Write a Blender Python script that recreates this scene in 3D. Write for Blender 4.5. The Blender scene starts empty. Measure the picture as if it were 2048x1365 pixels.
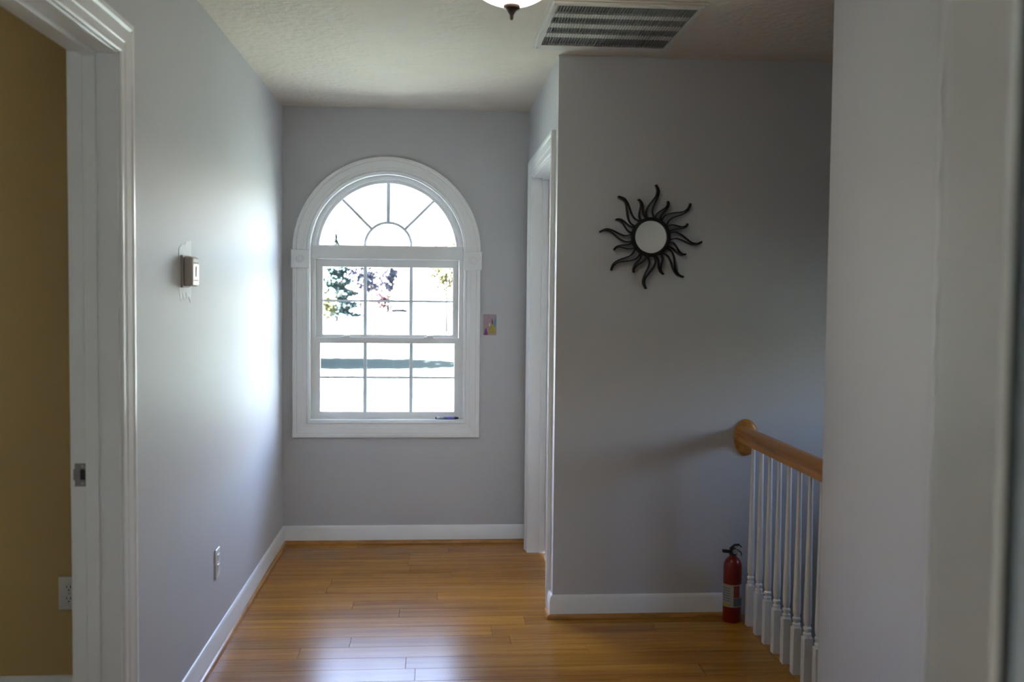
import bpy, bmesh, math, random
from mathutils import Vector, Matrix
from mathutils.geometry import tessellate_polygon
random.seed(7)
scene = bpy.context.scene
col = scene.collection

# ---------------------------------------------------------------- camera
cam_d = bpy.data.cameras.new('camera'); cam = bpy.data.objects.new('camera', cam_d); col.objects.link(cam)
cam_d.sensor_width = 36.0; cam_d.lens = 35.0; cam_d.clip_start = 0.05; cam_d.clip_end = 2000
YAW, PITCH, ROLL, CAMZ = .0782, .0472, -.0103, 1.4158
w_ = Vector((math.sin(YAW)*math.cos(PITCH), math.cos(YAW)*math.cos(PITCH), -math.sin(PITCH)))
r_ = Vector((math.cos(YAW), -math.sin(YAW), 0)); d_ = w_.cross(r_)
rr = r_*math.cos(ROLL) + d_*math.sin(ROLL); dd = d_*math.cos(ROLL) - r_*math.sin(ROLL)
cam.matrix_world = Matrix(((rr.x, -dd.x, -w_.x, 0), (rr.y, -dd.y, -w_.y, 0), (rr.z, -dd.z, -w_.z, CAMZ), (0, 0, 0, 1)))
cam_d.dof.use_dof = True; cam_d.dof.focus_distance = 5.3; cam_d.dof.aperture_fstop = 3.2
scene.camera = cam

# ---------------------------------------------------------------- sky, sun, exposure
world = bpy.data.worlds.new('sky'); scene.world = world; world.use_nodes = True
wn = world.node_tree; wn.nodes.clear()
SUN_EL, SUN_AZ = math.radians(30), math.radians(268)     # azimuth from +Y clockwise
sky = wn.nodes.new('ShaderNodeTexSky'); sky.sky_type = 'NISHITA'; sky.sun_disc = False
sky.sun_elevation = SUN_EL; sky.sun_rotation = SUN_AZ; sky.air_density = 1.0; sky.dust_density = 3.0; sky.ozone_density = 1.0
bg = wn.nodes.new('ShaderNodeBackground'); bg.inputs['Strength'].default_value = 4.0
wo = wn.nodes.new('ShaderNodeOutputWorld')
tint = wn.nodes.new('ShaderNodeMix'); tint.data_type = 'RGBA'; tint.blend_type = 'MULTIPLY'; tint.inputs['Factor'].default_value = 1.0
tint.inputs['B'].default_value = (1.08, .96, 1.01, 1)
wn.links.new(sky.outputs[0], tint.inputs['A']); wn.links.new(tint.outputs['Result'], bg.inputs[0]); wn.links.new(bg.outputs[0], wo.inputs[0])
sun_d = bpy.data.lights.new('sun', 'SUN'); sun = bpy.data.objects.new('sun', sun_d); col.objects.link(sun)
sun_d.energy = 2800; sun_d.color = (1, .86, .95); sun_d.angle = math.radians(.6)
sdir = Vector((math.sin(SUN_AZ)*math.cos(SUN_EL), math.cos(SUN_AZ)*math.cos(SUN_EL), math.sin(SUN_EL)))
sun.rotation_euler = sdir.to_track_quat('Z', 'Y').to_euler(); sun.location = (-30, -20, 40)

def portal(name, loc, rot, sx, sy):
    l = bpy.data.lights.new(name, 'AREA'); l.shape = 'RECTANGLE'; l.size = sx; l.size_y = sy
    l.cycles.is_portal = True
    o = bpy.data.objects.new(name, l); o.location = loc; o.rotation_euler = rot; col.objects.link(o); return o
portal('window_portal', (-.26, 5.80, 1.38), (-math.pi/2, 0, 0), .92, 1.45)
portal('stair_window_portal', (2.66, 3.6, 1.15), (0, math.pi/2, 0), .6, .45)
portal('added_rear_window_portal', (0, -3.2, 1.25), (math.pi/2, 0, 0), .9, .7)
portal('added_yellow_window_portal', (-3.0, 3.62, 1.35), (-math.pi/2, 0, 0), .9, 1.0)

vs = scene.view_settings; vs.view_transform = 'Standard'; vs.look = 'None'; vs.gamma = 1.0; vs.use_curve_mapping = False
vs.exposure = 1.12

# ---------------------------------------------------------------- dimensions (metres)
H = 2.44; XL = -.8403; XR = .5243; YF = 5.6223; YM = 4.2774; WT = .12
XN = 1.302; YN = 3.224          # near wall on the right and where it ends
YY = 3.45                      # yellow room wall
XS = 2.5                       # stairwell right wall
FLOOR_EDGE = 1.405

# ---------------------------------------------------------------- materials
def mat(name, base, rough=.5, metal=0.0, spec=.5, noise=None, bump=None, coat=0.0, emis=None, emis_s=0.0, coat_rough=.1):
    """noise=(scale, amount) colour mottling; bump=(scale, strength, distance)"""
    m = bpy.data.materials.new(name); m.use_nodes = True
    nt = m.node_tree; b = nt.nodes['Principled BSDF']
    b.inputs['Base Color'].default_value = (*base, 1); b.inputs['Roughness'].default_value = rough
    b.inputs['Metallic'].default_value = metal; b.inputs['Specular IOR Level'].default_value = spec
    b.inputs['Coat Weight'].default_value = coat; b.inputs['Coat Roughness'].default_value = coat_rough
    tc = nt.nodes.new('ShaderNodeTexCoord')
    n = nt.nodes.new('ShaderNodeTexNoise'); n.inputs['Scale'].default_value = (noise or (6, 0))[0]; n.inputs['Detail'].default_value = 4
    nt.links.new(tc.outputs['Object'], n.inputs['Vector'])
    amt = (noise or (6, .03))[1]
    mx = nt.nodes.new('ShaderNodeMix'); mx.data_type = 'RGBA'
    mx.inputs['A'].default_value = (*[c*(1-amt) for c in base], 1); mx.inputs['B'].default_value = (*[min(1, c*(1+amt)) for c in base], 1)
    nt.links.new(n.outputs['Fac'], mx.inputs['Factor']); nt.links.new(mx.outputs['Result'], b.inputs['Base Color'])
    if bump:
        n2 = nt.nodes.new('ShaderNodeTexNoise'); n2.inputs['Scale'].default_value = bump[0]; n2.inputs['Detail'].default_value = 3
        nt.links.new(tc.outputs['Object'], n2.inputs['Vector'])
        bp = nt.nodes.new('ShaderNodeBump'); bp.inputs['Strength'].default_value = bump[1]; bp.inputs['Distance'].default_value = bump[2]
        nt.links.new(n2.outputs['Fac'], bp.inputs['Height']); nt.links.new(bp.outputs['Normal'], b.inputs['Normal'])
    if emis:
        b.inputs['Emission Color'].default_value = (*emis, 1); b.inputs['Emission Strength'].default_value = emis_s
    return m

def wood_mat(name, dark, mid, light, rough, coat, scale=(1.4, 26, 26), vary=.15):
    m = bpy.data.materials.new(name); m.use_nodes = True; nt = m.node_tree; b = nt.nodes['Principled BSDF']
    tc = nt.nodes.new('ShaderNodeTexCoord'); oi = nt.nodes.new('ShaderNodeObjectInfo')
    mp = nt.nodes.new('ShaderNodeMapping'); mp.inputs['Scale'].default_value = scale
    ml = nt.nodes.new('ShaderNodeMath'); ml.operation = 'MULTIPLY'; ml.inputs[1].default_value = 37.0
    nt.links.new(oi.outputs['Random'], ml.inputs[0]); nt.links.new(ml.outputs[0], mp.inputs['Location'])
    nt.links.new(tc.outputs['Object'], mp.inputs['Vector'])
    n = nt.nodes.new('ShaderNodeTexNoise'); n.inputs['Scale'].default_value = 1; n.inputs['Detail'].default_value = 6; n.inputs['Roughness'].default_value = .62
    n.inputs['Distortion'].default_value = .5
    nt.links.new(mp.outputs[0], n.inputs['Vector'])
    cr = nt.nodes.new('ShaderNodeValToRGB'); e = cr.color_ramp.elements
    e[0].position = .28; e[0].color = (*dark, 1); e[1].position = .72; e[1].color = (*light, 1)
    k = e.new(.5); k.color = (*mid, 1)
    nt.links.new(n.outputs['Fac'], cr.inputs['Fac'])
    hs = nt.nodes.new('ShaderNodeHueSaturation')
    mr = nt.nodes.new('ShaderNodeMapRange'); mr.inputs['To Min'].default_value = 1-vary; mr.inputs['To Max'].default_value = 1+vary
    nt.links.new(oi.outputs['Random'], mr.inputs['Value']); nt.links.new(mr.outputs[0], hs.inputs['Value'])
    nt.links.new(cr.outputs[0], hs.inputs['Color']); nt.links.new(hs.outputs[0], b.inputs['Base Color'])
    b.inputs['Roughness'].default_value = rough; b.inputs['Specular IOR Level'].default_value = .17; b.inputs['Coat Weight'].default_value = coat; b.inputs['Coat Roughness'].default_value = .18
    bp = nt.nodes.new('ShaderNodeBump'); bp.inputs['Strength'].default_value = .12; bp.inputs['Distance'].default_value = .002
    nt.links.new(n.outputs['Fac'], bp.inputs['Height']); nt.links.new(bp.outputs['Normal'], b.inputs['Normal'])
    return m

M = {}
M['paint'] = mat('grey_wall_paint', (.575, .575, .585), .56, spec=.21, noise=(2.5, .02), bump=(60, .06, .002))
M['yellow'] = mat('yellow_wall_paint', (.60, .42, .17), .55, noise=(3, .03), bump=(60, .06, .002))
M['ceil'] = mat('textured_ceiling_paint', (.70, .63, .53), .8, noise=(9, .04), bump=(30, .6, .010))
M['trim'] = mat('white_trim_paint', (.87, .87, .86), .32, noise=(5, .015))
M['shade_trim'] = mat('trim_painted_shade', (.05, .065, .075), .5)  # dark colour paints in the shade on the unlit camera-side casing
M['sash'] = mat('white_vinyl_sash', (.80, .80, .78), .4, noise=(5, .015))
M['grille'] = mat('pale_blue_grey_grille', (.74, .82, .88), .5)
M['plank'] = wood_mat('oak_floor_plank', (.27, .095, .008), (.40, .165, .015), (.50, .235, .028), .25, .0)
M['subfloor'] = mat('dark_subfloor', (.10, .05, .02), .7)
M['oak'] = wood_mat('oak_handrail', (.30, .12, .025), (.48, .21, .05), (.58, .28, .08), .35, .3, (26, 1.4, 26), .05)
M['shoe'] = wood_mat('oak_shoe_moulding', (.30, .13, .03), (.46, .21, .055), (.56, .29, .09), .35, .3, (6, 6, 26), .08)
M['black'] = mat('black_metal', (.012, .012, .013), .5, metal=.3)
M['blackp'] = mat('black_plastic', (.018, .018, .02), .45)
M['mirror'] = mat('mirror_glass', (.82, .84, .84), .03, metal=1.0)
M['plastic'] = mat('white_plastic', (.76, .75, .71), .35)
M['beige'] = mat('putty_plastic', (.42, .39, .35), .5)
M['gloss'] = mat('clear_cover_white', (.85, .86, .86), .15)
M['slot'] = mat('dark_slot', (.02, .018, .015), .6)
M['bare'] = mat('unpainted_plaster', (.74, .74, .72), .6, noise=(40, .06))
M['brass'] = mat('tarnished_nickel', (.28, .26, .23), .45, metal=.8, noise=(60, .3))
M['bronze'] = mat('oil_rubbed_bronze', (.09, .065, .055), .4, metal=.7)
M['globe'] = mat('frosted_lamp_glass', (.9, .88, .83), .35, emis=(1, .93, .82), emis_s=4.0)
M['vent'] = mat('cream_vent_enamel', (.62, .59, .52), .4)
M['plenum'] = mat('dark_vent_plenum', (.012, .011, .009), .8)
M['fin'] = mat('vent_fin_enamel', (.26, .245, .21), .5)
M['red'] = mat('red_extinguisher_enamel', (.20, .004, .003), .3, coat=.4)
M['label'] = mat('white_print_label', (.42, .40, .36), .5, noise=(160, .25))
M['labelred'] = mat('red_print', (.24, .04, .03), .5, noise=(90, .3))
M['labelblue'] = mat('blue_grey_print', (.12, .14, .18), .5, noise=(120, .35))
M['labelyel'] = mat('yellow_print', (.55, .42, .05), .5)
M['steel'] = mat('brushed_steel', (.5, .5, .5), .35, metal=.9)
M['pink'] = mat('pink_card_print', (.40, .29, .34), .5, noise=(50, .2))
M['purple'] = mat('purple_print', (.16, .03, .22), .5, noise=(80, .3))
M['cardyel'] = mat('mustard_print', (.40, .34, .08), .5, noise=(70, .35))
M['teal'] = mat('teal_print', (.12, .30, .36), .5, noise=(70, .3))
M['brown'] = mat('brown_print', (.16, .05, .04), .5)
M['cream'] = mat('cream_print', (.75, .62, .52), .5)
M['violet'] = mat('violet_marker_barrel', (.16, .13, .42), .35)
M['silver'] = mat('grey_marker_barrel', (.30, .34, .38), .35)
M['whitep'] = mat('white_marker_band', (.85, .85, .85), .35)
M['slate'] = mat('slate_blue_car_paint', (.0020, .0022, .0034), .9, spec=.02)
M['bark'] = mat('bark', (.03, .022, .017), .9, noise=(6, .3))
def leaf(name, c):
    m = mat(name, c, 1.0, spec=0.0, noise=(1.2, .35)); return m
M['conifer'] = leaf('blue_green_needles', (.0085, .0140, .0130))
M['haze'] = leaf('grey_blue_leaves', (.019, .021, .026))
M['yellowgreen'] = leaf('yellow_green_leaves', (.024, .026, .012))
M['green'] = leaf('mid_green_leaves', (.012, .02, .009))
M['russet'] = leaf('russet_leaves', (.016, .0105, .0105))

def glass_mat():
    m = bpy.data.materials.new('window_glass'); m.use_nodes = True; nt = m.node_tree
    nt.nodes.remove(nt.nodes['Principled BSDF']); out = nt.nodes['Material Output']
    t = nt.nodes.new('ShaderNodeBsdfTransparent'); t.inputs[0].default_value = (.97, .985, .98, 1)
    g = nt.nodes.new('ShaderNodeBsdfGlossy'); g.inputs['Roughness'].default_value = .02
    fr = nt.nodes.new('ShaderNodeFresnel'); fr.inputs[0].default_value = 1.3
    mx = nt.nodes.new('ShaderNodeMixShader')
    nt.links.new(fr.outputs[0], mx.inputs[0]); nt.links.new(t.outputs[0], mx.inputs[1]); nt.links.new(g.outputs[0], mx.inputs[2])
    nt.links.new(mx.outputs[0], out.inputs[0]); return m
M['glass'] = glass_mat()

def lawn_mat():
    m = mat('mown_lawn', (.0118, .0163, .0140), 1.0, spec=0.0, noise=(.06, .12)); nt = m.node_tree; b = nt.nodes['Principled BSDF']
    old = b.inputs['Base Color'].links[0].from_socket
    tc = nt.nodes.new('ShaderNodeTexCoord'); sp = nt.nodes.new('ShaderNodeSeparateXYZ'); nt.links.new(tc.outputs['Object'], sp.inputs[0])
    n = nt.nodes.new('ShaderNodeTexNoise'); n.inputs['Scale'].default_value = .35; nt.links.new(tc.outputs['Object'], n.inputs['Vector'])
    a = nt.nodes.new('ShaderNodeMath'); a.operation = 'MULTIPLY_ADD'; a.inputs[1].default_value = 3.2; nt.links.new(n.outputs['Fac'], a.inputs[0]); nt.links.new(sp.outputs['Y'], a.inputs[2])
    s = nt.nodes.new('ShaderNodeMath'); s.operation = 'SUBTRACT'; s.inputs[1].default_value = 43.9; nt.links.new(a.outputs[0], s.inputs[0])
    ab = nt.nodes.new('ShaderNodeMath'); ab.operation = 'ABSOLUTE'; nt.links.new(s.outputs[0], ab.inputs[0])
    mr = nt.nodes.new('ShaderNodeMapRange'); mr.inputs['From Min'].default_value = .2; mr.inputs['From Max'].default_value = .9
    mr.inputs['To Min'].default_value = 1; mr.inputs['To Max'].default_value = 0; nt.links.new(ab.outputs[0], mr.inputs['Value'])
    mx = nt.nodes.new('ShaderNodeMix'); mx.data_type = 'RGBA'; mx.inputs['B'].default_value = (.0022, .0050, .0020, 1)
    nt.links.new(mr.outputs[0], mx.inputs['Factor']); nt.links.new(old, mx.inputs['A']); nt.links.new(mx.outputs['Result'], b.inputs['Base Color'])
    return m
M['lawn'] = lawn_mat()

# ---------------------------------------------------------------- mesh helpers
class MB:
    def __init__(s): s.v = []; s.f = []
    def add(s, vs, fs):
        o = len(s.v); s.v += [tuple(v) for v in vs]; s.f += [tuple(i+o for i in f) for f in fs]; return s
    def box(s, a, b):
        x0, y0, z0 = a; x1, y1, z1 = b
        return s.add([(x0,y0,z0),(x1,y0,z0),(x1,y1,z0),(x0,y1,z0),(x0,y0,z1),(x1,y0,z1),(x1,y1,z1),(x0,y1,z1)],
                     [(3,2,1,0),(4,5,6,7),(0,1,5,4),(1,2,6,5),(2,3,7,6),(3,0,4,7)])
    def cbox(s, a, b, c):
        """box with chamfered edges"""
        bm = bmesh.new(); bmesh.ops.create_cube(bm, size=1)
        for v in bm.verts: v.co = Vector([(a[i]+b[i])/2 + v.co[i]*(b[i]-a[i]) for i in range(3)])
        bmesh.ops.bevel(bm, geom=bm.edges[:], offset=c, segments=1, affect='EDGES', profile=.5)
        bm.verts.ensure_lookup_table(); bm.verts.index_update()
        s.add([v.co for v in bm.verts], [[v.index for v in f.verts] for f in bm.faces]); bm.free(); return s
    def lathe(s, prof, c=(0,0,0), axis='z', seg=32, sx=1, sy=1):
        """prof: list of (r, h); closed where r == 0"""
        c = Vector(c); n = len(prof); vs = []
        for k in range(seg):
            t = 2*math.pi*k/seg
            for r, h in prof:
                p = (r*math.cos(t)*sx, r*math.sin(t)*sy, h)
                p = {'z': p, 'y': (p[0], p[2], p[1]), 'x': (p[2], p[0], p[1])}[axis]
                vs.append(c+Vector(p))
        fs = []
        for k in range(seg):
            k2 = (k+1) % seg
            for i in range(n-1):
                q = [k*n+i, k2*n+i, k2*n+i+1, k*n+i+1]
                if axis == 'y': q.reverse()
                fs.append(q)
        return s.add(vs, fs)
    def sweep(s, pts, lats, prof, nrm, caps=True):
        """profile (u, v) placed at P + u*lateral + v*normal"""
        n = len(prof); vs = []
        for p, l in zip(pts, lats):
            p = Vector(p); l = Vector(l)
            for u, v in prof: vs.append(p + l*u + Vector(nrm)*v)
        fs = []
        for k in range(len(pts)-1):
            for i in range(n):
                j = (i+1) % n; fs.append((k*n+i, k*n+j, (k+1)*n+j, (k+1)*n+i))
        if caps: fs.append(tuple(range(n))[::-1]); fs.append(tuple((len(pts)-1)*n+i for i in range(n)))
        return s.add(vs, fs)
    def tube(s, pts, r, seg=8):
        pts = [Vector(p) for p in pts]; vs = []; rs = r if isinstance(r, (list, tuple)) else [r]*len(pts)
        for i, p in enumerate(pts):
            t = (pts[min(i+1, len(pts)-1)]-pts[max(i-1, 0)]).normalized()
            a = t.orthogonal().normalized() if i == 0 else (a - t*a.dot(t)).normalized()
            b = t.cross(a)
            for k in range(seg):
                q = 2*math.pi*k/seg; vs.append(p + (a*math.cos(q)+b*math.sin(q))*rs[i])
        fs = [(i*seg+k, i*seg+(k+1) % seg, (i+1)*seg+(k+1) % seg, (i+1)*seg+k) for i in range(len(pts)-1) for k in range(seg)]
        fs += [tuple(range(seg))[::-1], tuple((len(pts)-1)*seg+k for k in range(seg))]
        return s.add(vs, fs)
    def slab(s, outer, holes, place, t0, t1):
        """2D polygon with holes extruded between t0 and t1; place(a, b, t) -> xyz"""
        loops = [outer]+holes; flat = [p for l in loops for p in l]; n = len(flat)
        tris = tessellate_polygon([[Vector((p[0], p[1], 0)) for p in l] for l in loops])
        vs = [place(a, b, t0) for a, b in flat]+[place(a, b, t1) for a, b in flat]
        fs = [tuple(t) for t in tris]+[tuple(i+n for i in reversed(t)) for t in tris]
        o = 0
        for l in loops:
            for i in range(len(l)):
                j = (i+1) % len(l); fs.append((o+i, o+j, o+j+n, o+i+n))
            o += len(l)
        return s.add(vs, fs)
    def build(s, name, m, parent=None, smooth=None, label=None):
        me = bpy.data.meshes.new(name); me.from_pydata(s.v, [], s.f)
        bm = bmesh.new(); bm.from_mesh(me); bmesh.ops.recalc_face_normals(bm, faces=bm.faces[:]); bm.to_mesh(me); bm.free()
        me.materials.append(M[m] if isinstance(m, str) else m)
        if smooth:
            me.shade_smooth(); me.set_sharp_from_angle(angle=math.radians(smooth))
        o = bpy.data.objects.new(name, me); col.objects.link(o)
        if parent: attach(o, parent)
        if label: o['label'] = label
        return o

def attach(o, parent):
    o.parent = parent; bpy.context.view_layer.update(); o.matrix_parent_inverse = world_of(parent).inverted()
def world_of(o):
    m = Matrix.Translation(o.location) @ o.rotation_euler.to_matrix().to_4x4()
    return world_of(o.parent) @ o.matrix_parent_inverse @ m if o.parent else m
def thing(name, label, cat, loc=(0,0,0), group=None):
    o = bpy.data.objects.new(name, None); o.location = loc; o.empty_display_size = .1; col.objects.link(o)
    o['label'] = label; o['category'] = cat
    if group: o['group'] = group
    return o
def tag(o, label, cat, group=None):
    o['label'] = label; o['category'] = cat
    if group: o['group'] = group
    return o
def struct(o, label=None, cat=None):
    o['kind'] = 'structure'
    if label: o['label'] = label
    if cat: o['category'] = cat
    return o
def room_root(name, label, cat, loc=(0,0,0)):
    o = bpy.data.objects.new(name, None); o.location = loc; o.empty_display_size = .1; col.objects.link(o)
    return struct(o, label, cat)

px = lambda a, b, t: (t, a, b)      # walls facing x: (y, z)
py = lambda a, b, t: (a, t, b)      # walls facing y: (x, z)
pz = lambda a, b, t: (a, b, t)
def rect(a0, b0, a1, b1): return [(a0, b0), (a1, b0), (a1, b1), (a0, b1)]
def notch(a0, a1, b0, b1, n0, n1, nb):
    return [(a0, b0), (n0, b0), (n0, nb), (n1, nb), (n1, b0), (a1, b0), (a1, b1), (a0, b1)]

# ---------------------------------------------------------------- setting: walls, ceiling, floors
WCX, WCZ, WR = -.264, 1.647, .437        # window: centre, spring line, half width of the opening
WZ0 = .686
def arch(cx, cz, r, z0, n=40):
    pts = [(cx-r, z0), (cx+r, z0)]
    return pts + [(cx+r*math.cos(math.pi*k/n), cz+r*math.sin(math.pi*k/n)) for k in range(n+1)]
D1A, D1B = 1.905, 2.751     # door 1 rough opening along y (left wall)
D2A, D2B = 4.44, 5.385      # door 2 rough opening along y (nook)
D3A, D3B = -.44, .423       # door 3 rough opening along x (near doorway)
DH = 2.06
wl = struct(MB().slab(notch(.775, YF, 0, H, D1A, D1B, DH), [], px, XL-WT, XL).build('wall_left', 'paint'), 'pale grey painted wall left of the arched window', 'wall')
wf = struct(MB().slab(rect(XL-WT, 0, XR+WT, H), [arch(WCX, WCZ, WR, WZ0)], py, YF, YF+.14).build('wall_back', 'paint'), 'grey end wall holding the arched window', 'wall')
struct(MB().slab(notch(YM+WT, YF, 0, H, D2A, D2B, DH), [], px, XR, XR+WT).build('wall_alcove', 'paint'), 'short grey wall beside the window alcove with a white door frame', 'wall')
struct(MB().slab([(XR, -.25), (FLOOR_EDGE, -.25), (FLOOR_EDGE, -2.8), (XS, -2.8), (XS, H), (XR, H)], [], py, YM, YM+WT).build('wall_mirror', 'paint'), 'grey wall on which the black sun mirror hangs', 'wall')
nw = MB().box((XN, .775, 0), (XN+WT, YN, H))
struct(nw.build('wall_right', 'paint'), 'blurred grey wall close to the camera on the right', 'wall')
struct(MB().slab([(D3A, 0), (D3A, DH), (D3B, DH), (D3B, 0), (FLOOR_EDGE, 0), (FLOOR_EDGE, -2.8), (XS, -2.8), (XS, H), (-4, H), (-4, 0)], [], py, .68, .775).build('wall_front', 'paint'), 'grey wall with the doorway around the camera', 'wall')
struct(MB().slab(rect(-3.1, -2.8, YM+WT, H), [rect(3.45, .92, 3.75, 1.34)], px, XS, XS+.14).build('wall_stairwell', 'paint'), 'stairwell wall out of sight on the right', 'wall')
struct(MB().slab(rect(-4, 0, XL-WT, H), [rect(-3.4, .90, -2.6, 1.80)], py, YY, YY+WT).build('wall_yellow_room', 'yellow'), 'mustard yellow wall seen through the left doorway', 'wall')
struct(MB().box((-4.1, -3.1, 0), (-4, YY+WT, H)).build('wall_far_left', 'yellow'), 'yellow side wall of the room on the left', 'wall')
struct(MB().slab(rect(-4, 0, XS, H), [rect(-.4, .95, .4, 1.52)], py, -3.1, -3).build('wall_behind', 'paint'), 'grey wall behind the camera', 'wall')
struct(MB().box((FLOOR_EDGE-.06, .775, -2.8), (FLOOR_EDGE, YM, -.25)).build('wall_under_landing', 'paint'), 'wall below the landing edge', 'wall')
VX0, VX1, VY0, VY1 = .395, .952, 3.472, 4.150       # ceiling vent
struct(MB().box((-4.1, -3.1, H), (XS+.14, YF+.14, H+.12)).build('ceiling', 'ceil'), 'off-white textured ceiling', 'ceiling')
fl = struct(MB().box((XL-WT, .68, -.25), (FLOOR_EDGE, YF+.14, -.016)).build('floor', 'subfloor'), 'honey oak plank floor of the landing', 'floor')
struct(MB().box((-4, -3, -.25), (FLOOR_EDGE, .68, 0)).build('floor_bedroom', 'subfloor'), 'floor of the room behind the camera', 'floor')
struct(MB().box((-4, .775, -.25), (XL-WT, YY, 0)).build('floor_yellow_room', mat('beige_carpet', (.42, .34, .24), .95, noise=(120, .2), bump=(300, .5, .004))), 'carpet of the yellow room', 'floor')
struct(MB().box((FLOOR_EDGE, .775, -2.9), (XS, YM, -2.8)).build('floor_lower', 'subfloor'), 'lower floor at the foot of the stairwell', 'floor')
struct(MB().cbox((FLOOR_EDGE-.055, YN+.001, -.016), (FLOOR_EDGE+.03, YM-.002, .0), .006).build('trim_1', 'oak'), 'oak nosing along the landing edge', 'trim')

# oak planks, each its own piece
PW = .1195
ends_at = {4.067-PW: [-.33, .32], 4.067-2*PW: [-.52, .62], 4.067-3*PW: [-.75, -.10], 4.067+PW: [.40], 4.067: [.25, .95], 4.067+5*PW: [-.50]}
y = 4.067 - PW*math.floor((4.067-.70)/PW)
rows = []
while y < YF-.001: rows.append(y); y += PW
rp = random.Random(11)
for y in rows:
    y1 = min(y+PW, YF-.0005); xa, xb = XL+.001, (FLOOR_EDGE-.056 if y > YN else XN)
    if y1-y < .02: continue
    if y < 2.751 and y1 > D1A: xa = XL-.06
    if y < 5.385 and y1 > YM+WT: xb = XR+.075 if y1 > D2A else XR
    elif y > YM-.02: xb = XR
    key = [k for k in ends_at if abs(k-y) < .01]
    cuts = list(ends_at[key[0]]) if key else []
    if not cuts:
        c = xa + rp.uniform(.15, 1.0)
        while c < xb-.15: cuts.append(c); c += rp.uniform(.5, 1.15)
    cuts = [xa]+[c for c in cuts if xa+.1 < c < xb-.1]+[xb]
    for a, b in zip(cuts[:-1], cuts[1:]):
        g = .0003; x0, x1, ya, yb = a+g, b-g, y+g, y1-g; c = .0009; zt = rp.uniform(-.0004, 0)
        vs_ = [(x0, ya, -.015), (x1, ya, -.015), (x1, yb, -.015), (x0, yb, -.015),
               (x0, ya, zt-c), (x1, ya, zt-c), (x1, yb, zt-c), (x0, yb, zt-c),
               (x0+c, ya+c, zt), (x1-c, ya+c, zt), (x1-c, yb-c, zt), (x0+c, yb-c, zt)]
        fs_ = [(3,2,1,0), (8,9,10,11)]
        for i in range(4):
            j = (i+1) % 4; fs_ += [(i, j, j+4, i+4), (i+4, j+4, j+8, i+8)]
        MB().add(vs_, fs_).build('plank', 'plank', fl)

# plaster patch left unpainted around the thermostat
rj = random.Random(3)
pp = [(3.365, 1.555), (3.365, 1.415)]
for k in range(7): pp.append((3.385+k*.022, 1.385+rj.uniform(-.012, .018) + (.02 if k % 2 else 0)))
pp += [(3.53, 1.42), (3.53, 1.588), (3.455, 1.582), (3.45, 1.572), (3.40, 1.568)]
MB().slab(pp, [], px, XL, XL+.0008).build('plaster_patch', 'bare', wl, label='unpainted white plaster patch')

# ---------------------------------------------------------------- mouldings
CW = .089
CAS = [(0, 0), (0, .0085), (.004, .0115), (.010, .0115), (.013, .009), (.030, .010), (.033, .0125), (.050, .0150), (.064, .0165),
       (.067, .0140), (.070, .0165), (.074, .0195), (.086, .0195), (.089, .0165), (.089, 0)]
BASE = [(0, 0), (0, .013), (.074, .013), (.080, .011), (.088, .0105), (.098, .0055), (.100, .003), (.100, 0)]   # u up, v out
SHOE = [(0, 0), (0, .013), (.006, .0125), (.012, .010), (.016, .006), (.018, 0)]
def baseboard(name, a, b, nrm, ext=0, label='white baseboard', m0=0, m1=0, shoe=True):
    """a->b along the wall foot; m0/m1 = mitre (+1 outside corner, -1 inside corner) at each end"""
    a, b, n = Vector(a), Vector(b), Vector(nrm); t = (b-a).normalized()
    def run(prof, z0, off, nm, mt, par):
        vs_ = []
        for P, s_, m_ in ((a, -1, m0), (b, 1, m1)):
            for u, v in prof: vs_.append(P + n*(v+off) + t*(s_*m_*(v+off)) + Vector((0, 0, z0+u)))
        k = len(prof); fs_ = [(i, (i+1) % k, (i+1) % k+k, i+k) for i in range(k)] + [tuple(range(k))[::-1], tuple(range(k, 2*k))]
        return MB().add(vs_, fs_).build(nm, mt, par, smooth=40)
    o = struct(run(BASE, .0, 0, name, 'trim', None), label, 'baseboard')
    if shoe: run(SHOE, .0, .013, 'shoe_moulding', 'shoe', o)['label'] = 'oak shoe moulding'
    return o
baseboard('baseboard_left', (XL, 2.835, 0), (XL, YF, 0), (1, 0, 0), label='white baseboard running along the left wall', m1=-1)
baseboard('baseboard_back', (XL, YF, 0), (XR, YF, 0), (0, -1, 0), label='white baseboard below the arched window', m0=-1)
baseboard('baseboard_corner', (XR, 4.368, 0), (XR, YM, 0), (-1, 0, 0), label='short white baseboard return at the wall corner', m1=1)
baseboard('baseboard_right', (XR, YM, 0), (FLOOR_EDGE-.07, YM, 0), (0, -1, 0), label='white baseboard below the sun mirror', m0=1)
baseboard('baseboard_near', (XN, YN, 0), (XN, .80, 0), (-1, 0, 0), label='white baseboard of the near right wall')
baseboard('baseboard_yellow_room', (-4, YY, 0), (XL-WT, YY, 0), (0, -1, 0), label='white baseboard under the yellow wall', shoe=False)

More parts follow.
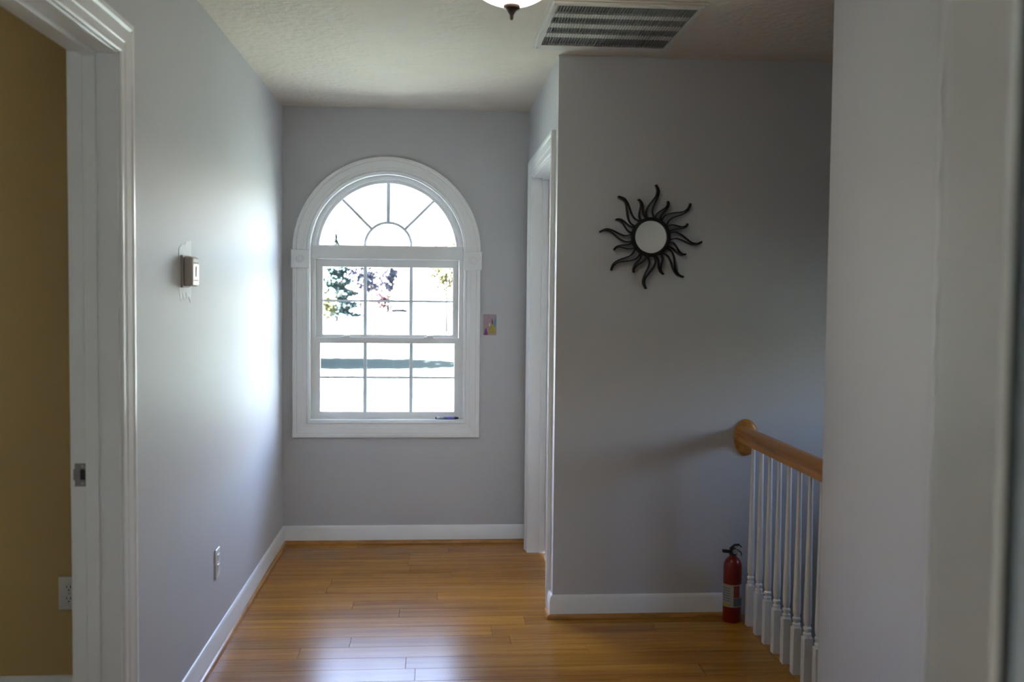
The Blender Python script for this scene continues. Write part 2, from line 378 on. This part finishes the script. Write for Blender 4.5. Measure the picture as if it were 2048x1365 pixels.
def door_frame(name, label, along, face, out, a0, a1, wall_t, other=True, stops=True, cm='trim'):
    """door frame in a wall. along: 'x' or 'y'; face: coordinate of the visible wall face; out: +1/-1 towards the viewer side"""
    P = (lambda s, t, z: Vector((t, s, z))) if along == 'y' else (lambda s, t, z: Vector((s, t, z)))
    N = P(0, out, 0)
    root = room_root(name, label, 'door frame', P((a0+a1)/2, face-out*wall_t/2, 0))
    j = .019; zt = DH-j
    def bx(s0, s1, t0, t1, z0, z1, nm, m, par=root):
        lo, hi = P(min(s0, s1), min(t0, t1), z0), P(max(s0, s1), max(t0, t1), z1)
        return MB().cbox(lo, hi, .0012).build(nm, m, par)
    fi, bo = face+out*.001, face-out*(wall_t+.001)
    ja = bx(a0+.001, a0+j, fi, bo, 0, zt, 'jamb', 'trim'); jb = bx(a1-j, a1-.001, fi, bo, 0, zt, 'jamb', 'trim')
    bx(a0+.001, a1-.001, fi, bo, zt, DH-.001, 'head_jamb', 'trim')
    s0, s1 = face-out*.052, face-out*.086
    if stops:
        bx(a0+j, a0+j+.011, s0, s1, 0, zt-.011, 'stop', 'trim'); bx(a1-j-.011, a1-j, s0, s1, 0, zt-.011, 'stop', 'trim')
        bx(a0+j, a1-j, s0, s1, zt-.011, zt, 'stop', 'trim')
    rv = .005; i0, i1, iz = a0+j-rv, a1-j+rv, zt+rv
    sides = [(face, out)]
    if other: sides.append((face-out*wall_t, -out))
    for fc, o_ in sides:
        n_ = P(0, o_, 0)
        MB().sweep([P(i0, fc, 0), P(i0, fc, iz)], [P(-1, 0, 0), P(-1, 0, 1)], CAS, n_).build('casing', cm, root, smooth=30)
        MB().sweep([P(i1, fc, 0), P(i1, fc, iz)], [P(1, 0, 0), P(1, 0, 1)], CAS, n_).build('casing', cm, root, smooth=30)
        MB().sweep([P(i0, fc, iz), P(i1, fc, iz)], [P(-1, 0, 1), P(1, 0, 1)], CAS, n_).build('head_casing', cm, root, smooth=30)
    return root, ja, jb
d1, _, d1j = door_frame('door_1', 'white door frame of the doorway into the yellow room', 'y', XL, 1, D1A, D1B, WT)
d2, _, _ = door_frame('door_2', 'white door frame in the alcove beside the arched window', 'y', XR, -1, D2A, D2B, WT, other=False)
d3, _, _ = door_frame('door_3', 'blurred door frame around the camera at the right edge', 'x', .68, -1, D3A, D3B, .095, other=False, stops=False, cm='shade_trim')
# closed door leaf in the alcove frame
MB().cbox((XR+.087, D2A+.021, .008), (XR+.118, D2B-.021, DH-.022), .0015).build('door_leaf', 'trim', d2)
# strike plate on the far jamb of door 1
jy = D1B-.019
sp = MB().slab(rect(-.9575, .888, -.9205, .950), [rect(-.944, .905, -.930, .934)], py, jy-.0016, jy-.0002).build('strike_plate', 'brass', d1, label='tarnished metal strike plate')
MB().box((-.944, jy-.0008, .905), (-.930, jy-.0004, .934)).build('latch_hole', 'slot', sp)
for zz in (.8955, .9425): MB().lathe([(0, -.0014), (.003, -.0012), (.0034, 0)], (-.937, jy-.0016, zz), 'y', 12).build('screw', 'steel', sp)
lip = MB().box((-.9605, jy-.004, .905), (-.9575, jy-.0002, .935)).build('strike_lip', 'brass', sp)

# ---------------------------------------------------------------- arched window
win = room_root('window_1', 'white arched window with grilles and moulded casing', 'window', (WCX, YF, WZ0))
# lining of the opening
def arc_pts(r, n=40, a0=0., a1=math.pi): return [(WCX+r*math.cos(a0+(a1-a0)*k/n), WCZ+r*math.sin(a0+(a1-a0)*k/n)) for k in range(n+1)]
def ring(r0, r1, y0, y1, name, m, par=None, z0=WCZ, n=40, smooth=30):
    o = arc_pts(r1, n); i = arc_pts(r0, n)[::-1]
    if z0 < WCZ: o = [(WCX+r1, z0)]+o+[(WCX-r1, z0)]; i = [(WCX-r0, z0)]+i+[(WCX+r0, z0)]
    return MB().slab(o+i, [], py, y0, y1).build(name, m, par or win, smooth=smooth)
ring(WR-.008, WR-.0005, YF-.001, YF+.139, 'reveal_lining', 'trim', z0=WZ0)
MB().cbox((WCX-WR+.0005, YF-.001, WZ0+.0005), (WCX+WR-.0005, YF+.139, WZ0+.012), .001).build('sill', 'trim', win)
# casing
ci = WR-.004
MB().sweep([(WCX-ci, YF, WZ0+.004), (WCX-ci, YF, 1.548)], [(-1, 0, -1), (-1, 0, 0)], CAS, (0, -1, 0)).build('casing', 'trim', win, smooth=30)
MB().sweep([(WCX+ci, YF, WZ0+.004), (WCX+ci, YF, 1.548)], [(1, 0, -1), (1, 0, 0)], CAS, (0, -1, 0)).build('casing', 'trim', win, smooth=30)
MB().sweep([(WCX-ci, YF, WZ0+.004), (WCX+ci, YF, WZ0+.004)], [(-1, 0, -1), (1, 0, -1)], CAS, (0, -1, 0)).build('casing', 'trim', win, smooth=30)
ang = [math.pi*k/56 for k in range(57)]
MB().sweep([(WCX+ci*math.cos(t), YF, WCZ+.003+ci*math.sin(t)) for t in ang], [(math.cos(t), 0, math.sin(t)) for t in ang], CAS, (0, -1, 0)).build('arched_casing', 'trim', win, smooth=30)
for s in (-1, 1):
    xc = WCX+s*(ci+CW/2)
    b = MB().cbox((xc-.051, YF-.027, 1.548), (xc+.051, YF-.0005, 1.650), .002).build('corner_block', 'trim', win)
    MB().lathe([(0, -.004), (.006, -.004), (.009, -.001), (.013, -.001), (.017, -.005), (.020, -.005), (.023, 0), (.0, .001)], (xc, YF-.0272, 1.599), 'y', 36).build('rosette', 'trim', b, smooth=40)
# vinyl frame, transom bar, sashes
ring(.404, WR-.008, YF+.062, YF+.138, 'frame', 'sash', z0=WZ0+.012)
MB().cbox((WCX-.4285, YF+.060, 1.603), (WCX+.4285, YF+.137, 1.682), .004).build('transom_bar', 'sash', win)
MB().cbox((WCX-.428, YF+.061, WZ0+.012), (WCX+.428, YF+.137, WZ0+.018), .001).build('bottom_track', 'sash', win)
def sash(name, x0, x1, z0, z1, gx0, gx1, gz0, gz1, y0, y1, mx, mz):
    s = MB().slab(rect(x0, z0, x1, z1), [rect(gx0, gz0, gx1, gz1)], py, y0, y1).build(name, 'sash', win)
    yc = (y0+y1)/2
    xs = [gx0]+mx+[gx1]; zs = [gz0, mz, gz1]
    for i in range(3):
        for k in range(2):
            MB().box((xs[i], yc-.002, zs[k]), (xs[i+1], yc+.002, zs[k+1])).build('pane', 'glass', s)
    for x in mx: MB().cbox((x-.0098, yc-.009, gz0), (x+.0098, yc-.0025, gz1), .002).build('muntin', 'grille', s)
    for i in range(3):
        a = xs[i]+(.0085 if i else 0); b = xs[i+1]-(.0085 if i < 2 else 0)
        MB().cbox((a, yc-.007, mz-.0055), (b, yc-.0025, mz+.0055), .001).build('muntin', 'grille', s)
    return s
us = sash('upper_sash', -.667, .139, 1.150, 1.602, -.632, .105, 1.176, 1.560, YF+.098, YF+.130, [-.393, -.133], 1.368)
ls = sash('lower_sash', -.677, .149, WZ0+.018, 1.160, -.642, .116, .738, 1.128, YF+.064, YF+.096, [-.390, -.130], .933)
for x in (-.50, -.03):
    lk = MB().cbox((x-.028, YF+.070, 1.160), (x+.028, YF+.092, 1.166), .002).cbox((x-.012, YF+.066, 1.166), (x+.024, YF+.082, 1.174), .003).build('sash_lock', 'plastic', ls)
# half round light with sunburst grille
GC = 1.672; GR = .392
hr = ring(.388, .4035, YF+.085, YF+.125, 'half_round_frame', 'sash', z0=1.682)
HUBX, HUBR = -.2635, .131
def ray_pt(t, r): return Vector((HUBX+r*math.cos(t), 0, 1.683+r*math.sin(t)))
angs = [0, math.radians(45), math.pi/2, math.radians(135), math.pi]
yg = YF+.108
def outer_r(t):
    # distance from hub centre to the half round frame
    lo, hi = .1, .6
    for _ in range(40):
        m_ = (lo+hi)/2; q = ray_pt(t, m_)
        if (q.x-WCX)**2+(q.z-WCZ)**2 < .389**2: lo = m_
        else: hi = m_
    return lo
for a, b in zip(angs[:-1], angs[1:]):
    n = 14; ins = [ray_pt(a+(b-a)*k/n, HUBR) for k in range(n+1)]; ou = [ray_pt(b-(b-a)*k/n, outer_r(b-(b-a)*k/n)) for k in range(n+1)]
    MB().slab([(p.x, p.z) for p in ins+ou], [], py, yg-.002, yg+.002).build('pane', 'glass', hr)
MB().slab([(p.x, p.z) for p in [ray_pt(math.pi*k/28, HUBR) for k in range(29)]], [], py, yg-.002, yg+.002).build('pane', 'glass', hr)
for t, w in ((angs[1], .0075), (angs[2], .0100), (angs[3], .0075)):
    d = Vector((math.cos(t), 0, math.sin(t))); l = Vector((-d.z, 0, d.x)); a = ray_pt(t, HUBR+.004); b = ray_pt(t, outer_r(t))
    MB().sweep([a+Vector((0, yg-.0025, 0)), b+Vector((0, yg-.0025, 0))], [l, l], [(-w, 0), (w, 0), (w, .006), (-w, .006)], (0, -1, 0)).build('muntin', 'grille', hr)
hub = [ray_pt(math.pi*k/28, 1) - Vector((HUBX, 0, 1.683)) for k in range(29)]
MB().sweep([Vector((HUBX, yg-.0025, 1.683))+d*HUBR for d in hub], hub, [(-.0075, 0), (.0075, 0), (.0075, .006), (-.0075, .006)], (0, -1, 0)).build('hub_muntin', 'grille', hr, smooth=30)

# stairwell window (out of frame, lights the stairs)
w2 = room_root('window_2', 'plain white stairwell window out of sight on the right', 'window', (XS, 3.6, .80))
MB().slab(rect(3.45, .92, 3.75, 1.34), [rect(3.48, .95, 3.72, 1.31)], px, XS+.03, XS+.10).build('frame', 'sash', w2)
MB().box((XS+.062, 3.48, .95), (XS+.066, 3.72, 1.31)).build('pane', 'glass', w2)
w4 = room_root('added_window_4', 'added unseen window behind the camera for fill light', 'window', (0, -3, .95))  # added opening, never in view: sends fill light through the doorway
MB().slab(rect(-.4, .95, .4, 1.52), [rect(-.36, .99, -.02, 1.48), rect(.02, .99, .36, 1.48)], py, -3.08, -3.02).build('frame', 'sash', w4)
for a_ in (-.36, .02): MB().box((a_, -3.052, .99), (a_+.34, -3.048, 1.48)).build('pane', 'glass', w4)
w3 = room_root('added_window_3', 'added unseen window that brightens the yellow room', 'window', (-2.95, YY, .80))  # added opening, never in view: lifts the light on the yellow wall
MB().slab(rect(-3.4, .90, -2.6, 1.80), [rect(-3.36, .94, -2.64, 1.76)], py, YY+.03, YY+.10).build('frame', 'sash', w3)
for a_, b_ in ((.94, 1.33), (1.37, 1.76)): MB().box((-3.36, YY+.062, a_), (-2.64, YY+.066, b_)).build('pane', 'glass', w3)
MB().box((-3.36, YY+.05, 1.33), (-2.64, YY+.08, 1.37)).build('meeting_rail', 'sash', w3)

# ---------------------------------------------------------------- stair railing
RX, RZ = 1.362, .811
rail = thing('stair_railing', 'oak handrail on white turned balusters along the stairwell', 'railing', (RX, 3.5, 0))
HR = [(-.030, -.018), (-.030, -.032), (.030, -.032), (.030, -.018), (.024, -.010), (.031, .004), (.031, .016), (.024, .028), (.010, .034), (-.010, .034), (-.024, .028), (-.031, .016), (-.031, .004), (-.024, -.010)]
MB().sweep([(RX, YN+.002, RZ), (RX, YM-.020, RZ)], [(1, 0, 0)]*2, HR, (0, 0, 1)).build('handrail', 'oak', rail, smooth=40)
for yy, s in ((YM, -1), (YN, 1)):
    MB().lathe([(0, s*.020), (.036, s*.020), (.042, s*.017), (.0475, s*.009), (.0475, 0), (0, 0)], (RX+.012 if s < 0 else RX, yy+s*.0005, RZ-.016), 'y', 48, 1.13, 1.70).build('rosette', 'oak', rail, smooth=35)
BAL = [(0, .186), (.0145, .186), (.0155, .192), (.0115, .197), (.0115, .201), (.0150, .206), (.0150, .213), (.0110, .218), (.0110, .224), (.0135, .230), (.0145, .242), (.0148, .265), (.0140, .31), (.0118, .45), (.0092, .65), (.0080, .770), (0, .770)]
b0 = MB().cbox((-.0165, -.0165, 0), (.0165, .0165, .178), .0015)
b0.lathe([(0, .178), (.0165, .178), (.0145, .186), (0, .186)], seg=24).lathe(BAL, seg=24)
yb = 4.128; first = None; k = 0
while yb > YN+.03:
    if first is None:
        first = b0.build('baluster', 'trim', rail, smooth=35); o = first
    else:
        o = first.copy(); col.objects.link(o)
    o.location = (RX, yb, 0)
    yb -= .1085

# ---------------------------------------------------------------- sun mirror
SX, SZ = .9315, 1.6685
sm = thing('sun_mirror', 'round wall mirror in a black metal sunburst frame of wavy rays', 'mirror', (SX, YM, SZ))
MB().lathe([(0, -.016), (.0725, -.016), (.0725, -.010), (0, -.010)], (SX, YM, SZ), 'y', 64).build('mirror_glass', 'mirror', sm, smooth=30)
MB().lathe([(.070, -.014), (.070, -.024), (.074, -.028), (.081, -.028), (.085, -.024), (.085, -.002), (0, -.002), (0, -.006), (.080, -.006), (.080, -.014), (.070, -.014)], (SX, YM, SZ), 'y', 64).build('ring', 'black', sm, smooth=30)
u = .2245/555
LAT_L = [(190, 0), (225, -14), (262, -22), (300, -15), (345, 6), (395, 38), (440, 62), (485, 70), (520, 62), (555, 44)]
HW_L = [38, 36, 33, 30, 26, 19, 11, 9, 6, 4]
LAT_S = [(190, 0), (212, -8), (236, -13), (262, -9), (292, 4), (322, 20), (350, 32), (378, 36), (402, 31), (422, 19)]
HW_S = [31, 30, 28, 25, 21, 16, 10, 7, 5, 4]
def smooth_curve(pts, n=4):
    out = []
    for i in range(len(pts)-1):
        p0, p1, p2, p3 = pts[max(i-1, 0)], pts[i], pts[i+1], pts[min(i+2, len(pts)-1)]
        for k in range(n):
            t = k/n; out.append(tuple(.5*((2*b)+(-a+c)*t+(2*a-5*b+4*c-d)*t*t+(-a+3*b-3*c+d)*t**3) for a, b, c, d in zip(p0, p1, p2, p3)))
    out.append(pts[-1]); return out
def make_ray(ang, lat, hw):
    ax = Vector((math.cos(ang), 0, math.sin(ang))); cw = Vector((ax.z, 0, -ax.x)); mb = MB()
    for sd in (-1, 1):
        path = smooth_curve([(r*u, (l+sd*h)*u) for (r, l), h in zip(lat, hw)])
        pts = [Vector((SX, YM, SZ)) + ax*a + cw*b for a, b in path]
        vs_ = []; th = .0021
        for i, p in enumerate(pts):
            t = (pts[min(i+1, len(pts)-1)]-pts[max(i-1, 0)]).normalized(); n_ = Vector((t.z, 0, -t.x))*th
            for q, yy in ((n_, -.003), (n_, -.026), (-n_, -.026), (-n_, -.003)): vs_.append(p+q+Vector((0, yy, 0)))
        fs_ = [(i*4+a, i*4+(a+1) % 4, i*4+4+(a+1) % 4, i*4+4+a) for i in range(len(pts)-1) for a in range(4)]
        fs_ += [(3, 2, 1, 0), tuple(len(vs_)-4+a for a in range(4))]
        mb.add(vs_, fs_)
    return mb.build('ray', 'black', sm, smooth=40)
for k in range(8):
    make_ray(math.pi/2+k*math.pi/4, LAT_L, HW_L)
    make_ray(math.pi/2+math.pi/8+k*math.pi/4, LAT_S, HW_S)

# ---------------------------------------------------------------- ceiling light
LX, LY = .226, 3.03
cl = thing('ceiling_light', 'white glass bowl ceiling light with bronze finial', 'ceiling light', (LX, LY, H))
MB().lathe([(0, 0), (.165, 0), (.165, -.016), (.155, -.026), (.147, -.028), (0, -.028)], (LX, LY, H-.0005), seg=48).build('pan', 'bronze', cl, smooth=35)
bowl = [(.150, -.030)] + [(.150*math.cos(math.radians(a)), -.030-.128*math.sin(math.radians(a))) for a in range(5, 86, 5)] + [(.004, -.158), (.004, -.152)]
bowl += [(.144*math.cos(math.radians(a)), -.030-.122*math.sin(math.radians(a))) for a in range(85, 4, -5)] + [(.144, -.030), (.150, -.030)]
MB().lathe(bowl, (LX, LY, H), seg=48).build('glass_bowl', 'globe', cl, smooth=50)
MB().lathe([(0, -.153), (.0245, -.155), (.026, -.160), (.024, -.166), (.015, -.171), (.009, -.180), (.0055, -.187), (.005, -.196), (.0035, -.200), (0, -.201)], (LX, LY, H), seg=28).build('finial', 'bronze', cl, smooth=40)

# ---------------------------------------------------------------- ceiling return vent
vt = thing('ceiling_vent', 'large cream return air grille on the ceiling', 'vent', (.67, 3.81, H))
IX0, IX1, IY0, IY1 = .425, .928, 3.512, 4.072
zb = H-.0005
fr = MB().slab(rect(VX0, VY0, VX1, VY1), [rect(IX0, IY0, IX1, IY1)], pz, zb-.006, zb)
fr.slab(rect(VX0+.012, VY0+.012, VX1-.012, VY1-.012), [rect(IX0, IY0, IX1, IY1)], pz, zb-.013, zb-.006).build('frame', 'vent', vt)
MB().box((IX0, IY0, zb-.002), (IX1, IY1, zb)).build('backing', 'plenum', vt)
rowsy = [(3.512, 3.622), (3.672, 3.752), (3.812, 3.895), (3.952, 4.072)]
for i in range(3):
    MB().box((IX0, rowsy[i][1], zb-.0100), (IX1, rowsy[i+1][0], zb-.002)).build('crossbar', 'vent', vt)
NF = 46; pitch = (IX1-IX0)/NF; f = MB()
for k in range(NF):
    x = IX0+(k+.5)*pitch
    f.box((x-.0011, IY0, zb-.0120), (x+.0011, IY1, zb-.0022))
f.build('fin_bank', 'fin', vt)['kind'] = 'stuff'
for x, y_ in ((VX0+.02, VY0+.03), (VX1-.02, VY0+.03), (VX0+.02, VY1-.03), (VX1-.02, VY1-.03)):
    MB().lathe([(0, -.0150), (.003, -.0147), (.004, -.0130), (0, -.0130)], (x, y_, zb), seg=12).build('screw', 'steel', vt)

# ---------------------------------------------------------------- thermostat
th = thing('thermostat', 'small boxy thermostat on the left wall over a bare plaster patch', 'thermostat', (XL, 3.43, 1.48))
MB().cbox((XL+.0009, 3.380, 1.426), (XL+.010, 3.474, 1.534), .0015).build('base_plate', 'beige', th)
MB().cbox((XL+.010, 3.384, 1.430), (XL+.036, 3.470, 1.530), .004).build('body', 'beige', th)
cv = MB().cbox((XL+.036, 3.388, 1.434), (XL+.0415, 3.466, 1.526), .002).build('cover', 'gloss', th, label='glossy white front cover')
MB().box((XL+.0415, 3.396, 1.506), (XL+.0420, 3.458, 1.511)).build('scale_marks', 'slot', cv)
MB().box((XL+.0415, 3.396, 1.448), (XL+.0420, 3.458, 1.453)).build('scale_marks', 'slot', cv)
MB().cbox((XL+.0415, 3.422, 1.462), (XL+.0440, 3.432, 1.498), .001).build('slider', 'silver', cv)

# ---------------------------------------------------------------- outlets
def outlet(label, P, loc):
    """P(s, d, z): s along the wall, d out from it"""
    o = thing('wall_outlet', label, 'outlet', loc, 'white duplex wall outlets')
    def bx(s0, s1, d0, d1, z0, z1, nm, m, par, c=.0008):
        a, b = Vector(P(s0, d0, z0)), Vector(P(s1, d1, z1))
        return MB().cbox([min(a[i], b[i]) for i in range(3)], [max(a[i], b[i]) for i in range(3)], c).build(nm, m, par)
    pl = bx(-.035, .035, .0003, .0065, -.057, .057, 'cover_plate', 'plastic', o, .002)
    for zc in (-.0195, .0195):
        r = bx(-.017, .017, .0065, .0085, zc-.0145, zc+.0145, 'receptacle', 'plastic', o, .0015)
        for s in (-.0065, .0065): bx(s-.0012, s+.0012, .0085, .0088, zc-.001, zc+.008, 'slot', 'slot', r, .0001)
        bx(-.0022, .0022, .0085, .0088, zc-.010, zc-.0055, 'slot', 'slot', r, .0001)
    bx(-.003, .003, .0065, .0078, -.003, .003, 'screw', 'steel', o, .0005)
    return o
outlet('white wall outlet low on the grey left wall', lambda s, d, z: (XL+d, 3.915+s, .357+z), (XL, 3.915, .357))
outlet('white wall outlet on the yellow wall beside the door frame', lambda s, d, z: (-1.231+s, YY-d, .384+z), (-1.231, YY, .384))

# ---------------------------------------------------------------- fire extinguisher
EX, EY, ER = 1.303, 4.196, .0395
fe = thing('fire_extinguisher', 'red fire extinguisher standing on the floor behind the balusters', 'extinguisher', (EX, EY, 0))
body = MB().lathe([(0, 0.002), (.030, .002), (.037, 0), (ER, .006), (ER, .240), (.0375, .256), (.031, .270), (.021, .280), (.014, .286), (.0135, .292), (0, .292)], (EX, EY, 0), seg=48).build('cylinder', 'red', fe, smooth=40)
def wrap(name, m, a0, a1, z0, z1, r=ER+.0006, par=None, n=14):
    mb = MB(); vs_ = []
    for k in range(n+1):
        t = math.radians(a0+(a1-a0)*k/n)
        for rr_, z in ((r, z0), (r, z1), (r-.0008, z1), (r-.0008, z0)): vs_.append((EX+rr_*math.cos(t), EY+rr_*math.sin(t), z))
    fs_ = [(k*4+i, k*4+(i+1) % 4, k*4+4+(i+1) % 4, k*4+4+i) for k in range(n) for i in range(4)]+[(3,2,1,0), tuple(n*4+i for i in range(4))]
    return mb.add(vs_, fs_).build(name, m, par or fe, smooth=30)
lb = wrap('label', 'label', 172, 348, .070, .168)
wrap('red_panel', 'labelred', 262, 302, .112, .164, ER+.0012, lb)
wrap('blue_panel', 'labelblue', 262, 340, .074, .110, ER+.0012, lb)
wrap('yellow_stripe', 'labelyel', 176, 236, .073, .084, ER+.0012, lb)
for q in range(6): wrap('text_line', 'labelblue', 186, 240, .096+q*.011, .0985+q*.011, ER+.0012, lb, 6)
MB().lathe([(0, .292), (.0165, .292), (.0165, .304), (.012, .308), (.012, .322), (0, .322)], (EX, EY, 0), seg=24).build('valve', 'blackp', fe, smooth=40)
MB().sweep([(EX-.012, EY, .306), (EX-.046, EY, .309)], [(0, 1, 0)]*2, [(-.008, -.006), (.008, -.006), (.008, .006), (-.008, .006)], (0, 0, 1)).build('nozzle', 'blackp', fe)
MB().sweep([(EX-.014, EY, .318), (EX+.006, EY, .334), (EX+.026, EY, .336), (EX+.036, EY, .326)], [(0, 1, 0)]*4, [(-.008, -.003), (.008, -.003), (.008, .003), (-.008, .003)], (0, 0, 1)).build('lever', 'blackp', fe)
MB().sweep([(EX+.008, EY, .312), (EX+.026, EY, .310), (EX+.036, EY, .300), (EX+.038, EY, .288)], [(0, 1, 0)]*4, [(-.008, -.003), (.008, -.003), (.008, .003), (-.008, .003)], (0, 0, 1)).build('handle', 'blackp', fe)
MB().lathe([(0, -.020), (.0095, -.020), (.0105, -.017), (.0105, -.010), (0, -.010)], (EX+.004, EY, .309), 'y', 24).build('gauge', 'steel', fe, smooth=40)
MB().tube([(EX+.020+.010*math.cos(t), EY-.011, .322+.010*math.sin(t)) for t in [2*math.pi*k/16 for k in range(17)]], .0013, 6).build('pull_pin_ring', 'steel', fe, smooth=60)

# ---------------------------------------------------------------- picture card beside the window
pc = thing('picture_card', 'small pink picture card stuck to the wall beside the window casing', 'card', (.314, YF, 1.24))
c0 = (.276, .351, 1.181, 1.300); yc = YF-.0005
cb = MB().box((c0[0], yc-.0012, c0[2]), (c0[1], yc, c0[3])).build('card', 'pink', pc)
def patch(name, m, pts, lay): MB().slab([(c0[0]+a*(c0[1]-c0[0]), c0[2]+b*(c0[3]-c0[2])) for a, b in pts], [], py, yc-.0012-.0003*lay, yc-.0011).build(name, m, cb)
patch('yellow_patch', 'cardyel', [(.30, .04), (.98, .10), (.92, .36), (.74, .50), (.60, .55), (.48, .42), (.40, .26)], 1)
patch('purple_patch', 'purple', [(.06, .02), (.38, .02), (.30, .22), (.24, .36), (.16, .30), (.10, .14)], 2)
patch('teal_patch', 'teal', [(.82, .42), (.97, .44), (.98, .84), (.88, .82), (.80, .62)], 2)
patch('brown_patch', 'brown', [(.66, .52), (.76, .52), (.72, .74), (.66, .80), (.63, .66)], 3)
patch('cream_patch', 'cream', [(.44, .42), (.53, .42), (.52, .56), (.47, .60), (.43, .52)], 3)
patch('gold_patch', 'cardyel', [(.08, .30), (.16, .36), (.24, .52), (.16, .54), (.09, .42)], 3)

# ---------------------------------------------------------------- marker pen on the sill
mz = WZ0+.012+.0085; my = YF+.030
mk = thing('marker_pen', 'dark marker pen lying on the window sill', 'pen', (.075, my, WZ0+.012))
def seg(a, b, r0, r1, nm, m): MB().lathe([(0, a), (r0, a), (r1, b), (0, b)], (0, my, mz), 'x', 20).build(nm, m, mk, smooth=40)
seg(.010, .017, .0062, .0078, 'tail_plug', 'blackp'); seg(.017, .023, .0080, .0080, 'band', 'whitep'); seg(.023, .026, .0080, .0080, 'ring', 'blackp')
seg(.026, .031, .0080, .0080, 'band', 'whitep'); seg(.031, .058, .0080, .0080, 'barrel', 'silver')
seg(.058, .062, .0082, .0082, 'ring', 'blackp'); seg(.062, .067, .0082, .0082, 'band', 'silver'); seg(.067, .071, .0082, .0082, 'ring', 'blackp')
seg(.071, .118, .0082, .0082, 'cap', 'violet'); seg(.118, .141, .0078, .0055, 'cap_tip', 'blackp')

# ---------------------------------------------------------------- outside: lawn, trees, house
GZ = -2.95
struct(MB().box((-400, -120, GZ-.5), (400, 700, GZ)).build('ground', 'lawn'), 'sunlit lawn outside the window', 'lawn')
def tree(name, label, x, y_, h, r, trunk, m, seed, cone=False, n=1500, leafs=.42):
    rd = random.Random(seed)
    t = thing(name, label, 'tree', (x, y_, GZ))
    MB().tube([(x, y_, GZ), (x+.05, y_, GZ+h*.3), (x, y_+.05, GZ+h*.8)], [h*.028, h*.02, h*.006], 8).build('trunk', 'bark', t, smooth=60)
    blobs = []
    if not cone:
        for _ in range(11):
            a = rd.uniform(0, 6.28); q = rd.uniform(.15, .62); zz = rd.uniform(.22, .80)
            blobs.append((x+r*q*math.cos(a), y_+r*q*math.sin(a), GZ+trunk+(h-trunk)*zz, r*rd.uniform(.32, .52)))
    mb = MB()
    for _ in range(n):
        if cone:
            zz = rd.random()**1.25; rr_ = r*(1-zz)*(.72+.28*math.cos(zz*44))*rd.uniform(.55, 1.02); a = rd.uniform(0, 6.28)
            c = Vector((x+rr_*math.cos(a), y_+rr_*math.sin(a), GZ+trunk+(h-trunk)*zz))
        else:
            bx_, by_, bz_, br = rd.choice(blobs); v = Vector((rd.gauss(0, 1), rd.gauss(0, 1), rd.gauss(0, 1))).normalized()
            c = Vector((bx_, by_, bz_)) + v*br*rd.uniform(.6, 1.05)
        s = leafs*rd.uniform(.5, 1.2); a = Vector((rd.gauss(0, 1), rd.gauss(0, 1), rd.gauss(0, 1))).normalized(); b = a.orthogonal().normalized(); 
        mb.add([c-a*s, c-b*s*.6, c+a*s, c+b*s*.6], [(0, 1, 2, 3)])
    me = bpy.data.meshes.new('crown'); me.from_pydata(mb.v, [], mb.f); me.materials.append(M[m])
    o = bpy.data.objects.new('crown', me); col.objects.link(o); attach(o, t); o['kind'] = 'stuff'
    return t
tree('conifer', 'dark blue-green conifer across the lawn in the upper left panes', -14.6, 150, 13.0, 4.6, .8, 'conifer', 1, True, 9000, .24)
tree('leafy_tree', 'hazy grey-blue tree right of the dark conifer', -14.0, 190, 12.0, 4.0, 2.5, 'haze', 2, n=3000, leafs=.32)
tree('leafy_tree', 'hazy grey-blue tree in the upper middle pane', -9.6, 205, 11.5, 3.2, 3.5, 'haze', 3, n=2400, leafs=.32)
tree('leafy_tree', 'pale yellow-green tree in the upper right panes', 1.2, 112, 12.6, 3.0, .6, 'yellowgreen', 4, n=1600, leafs=.24)
tree('leafy_tree', 'small yellow-green tree at the left edge of the lawn', -13.6, 128, 4.6, 1.7, .6, 'yellowgreen', 5, n=1400, leafs=.16)
tree('leafy_tree', 'low russet shrub at the far side of the lawn', -9.7, 180, 4.8, 2.6, .3, 'russet', 6, n=2000, leafs=.2)
tree('leafy_tree', 'broad shade tree left of the lawn, its shadow crossing the grass', -14.6, 60.5, 11.0, 6.2, 2.4, 'green', 8, n=5000, leafs=.36)
pcar = thing('parked_car', 'tiny dark car parked far across the lawn', 'car', (-7.4, 214, GZ))
side = [(-1.75, .28), (1.75, .28), (1.78, .62), (1.70, .74), (1.05, .80), (.62, 1.16), (-.75, 1.18), (-1.25, .82), (-1.72, .76), (-1.80, .55)]
MB().slab([(-7.4+a_, GZ+b_) for a_, b_ in side], [], py, 213.2, 214.8).build('body', 'slate', pcar)
MB().slab([(-7.4+a_, GZ+b_) for a_, b_ in [(-1.05, .82), (.85, .82), (.55, 1.10), (-.70, 1.12)]], [], py, 213.17, 213.2).build('side_window', 'blackp', pcar)
for a_ in (-1.15, 1.15):
    for b_ in (213.3, 214.7):
        MB().lathe([(0, -.1), (.30, -.1), (.32, -.06), (.32, .06), (.30, .1), (0, .1)], (-7.4+a_, b_, GZ+.32), 'y', 20).build('wheel', 'blackp', pcar)
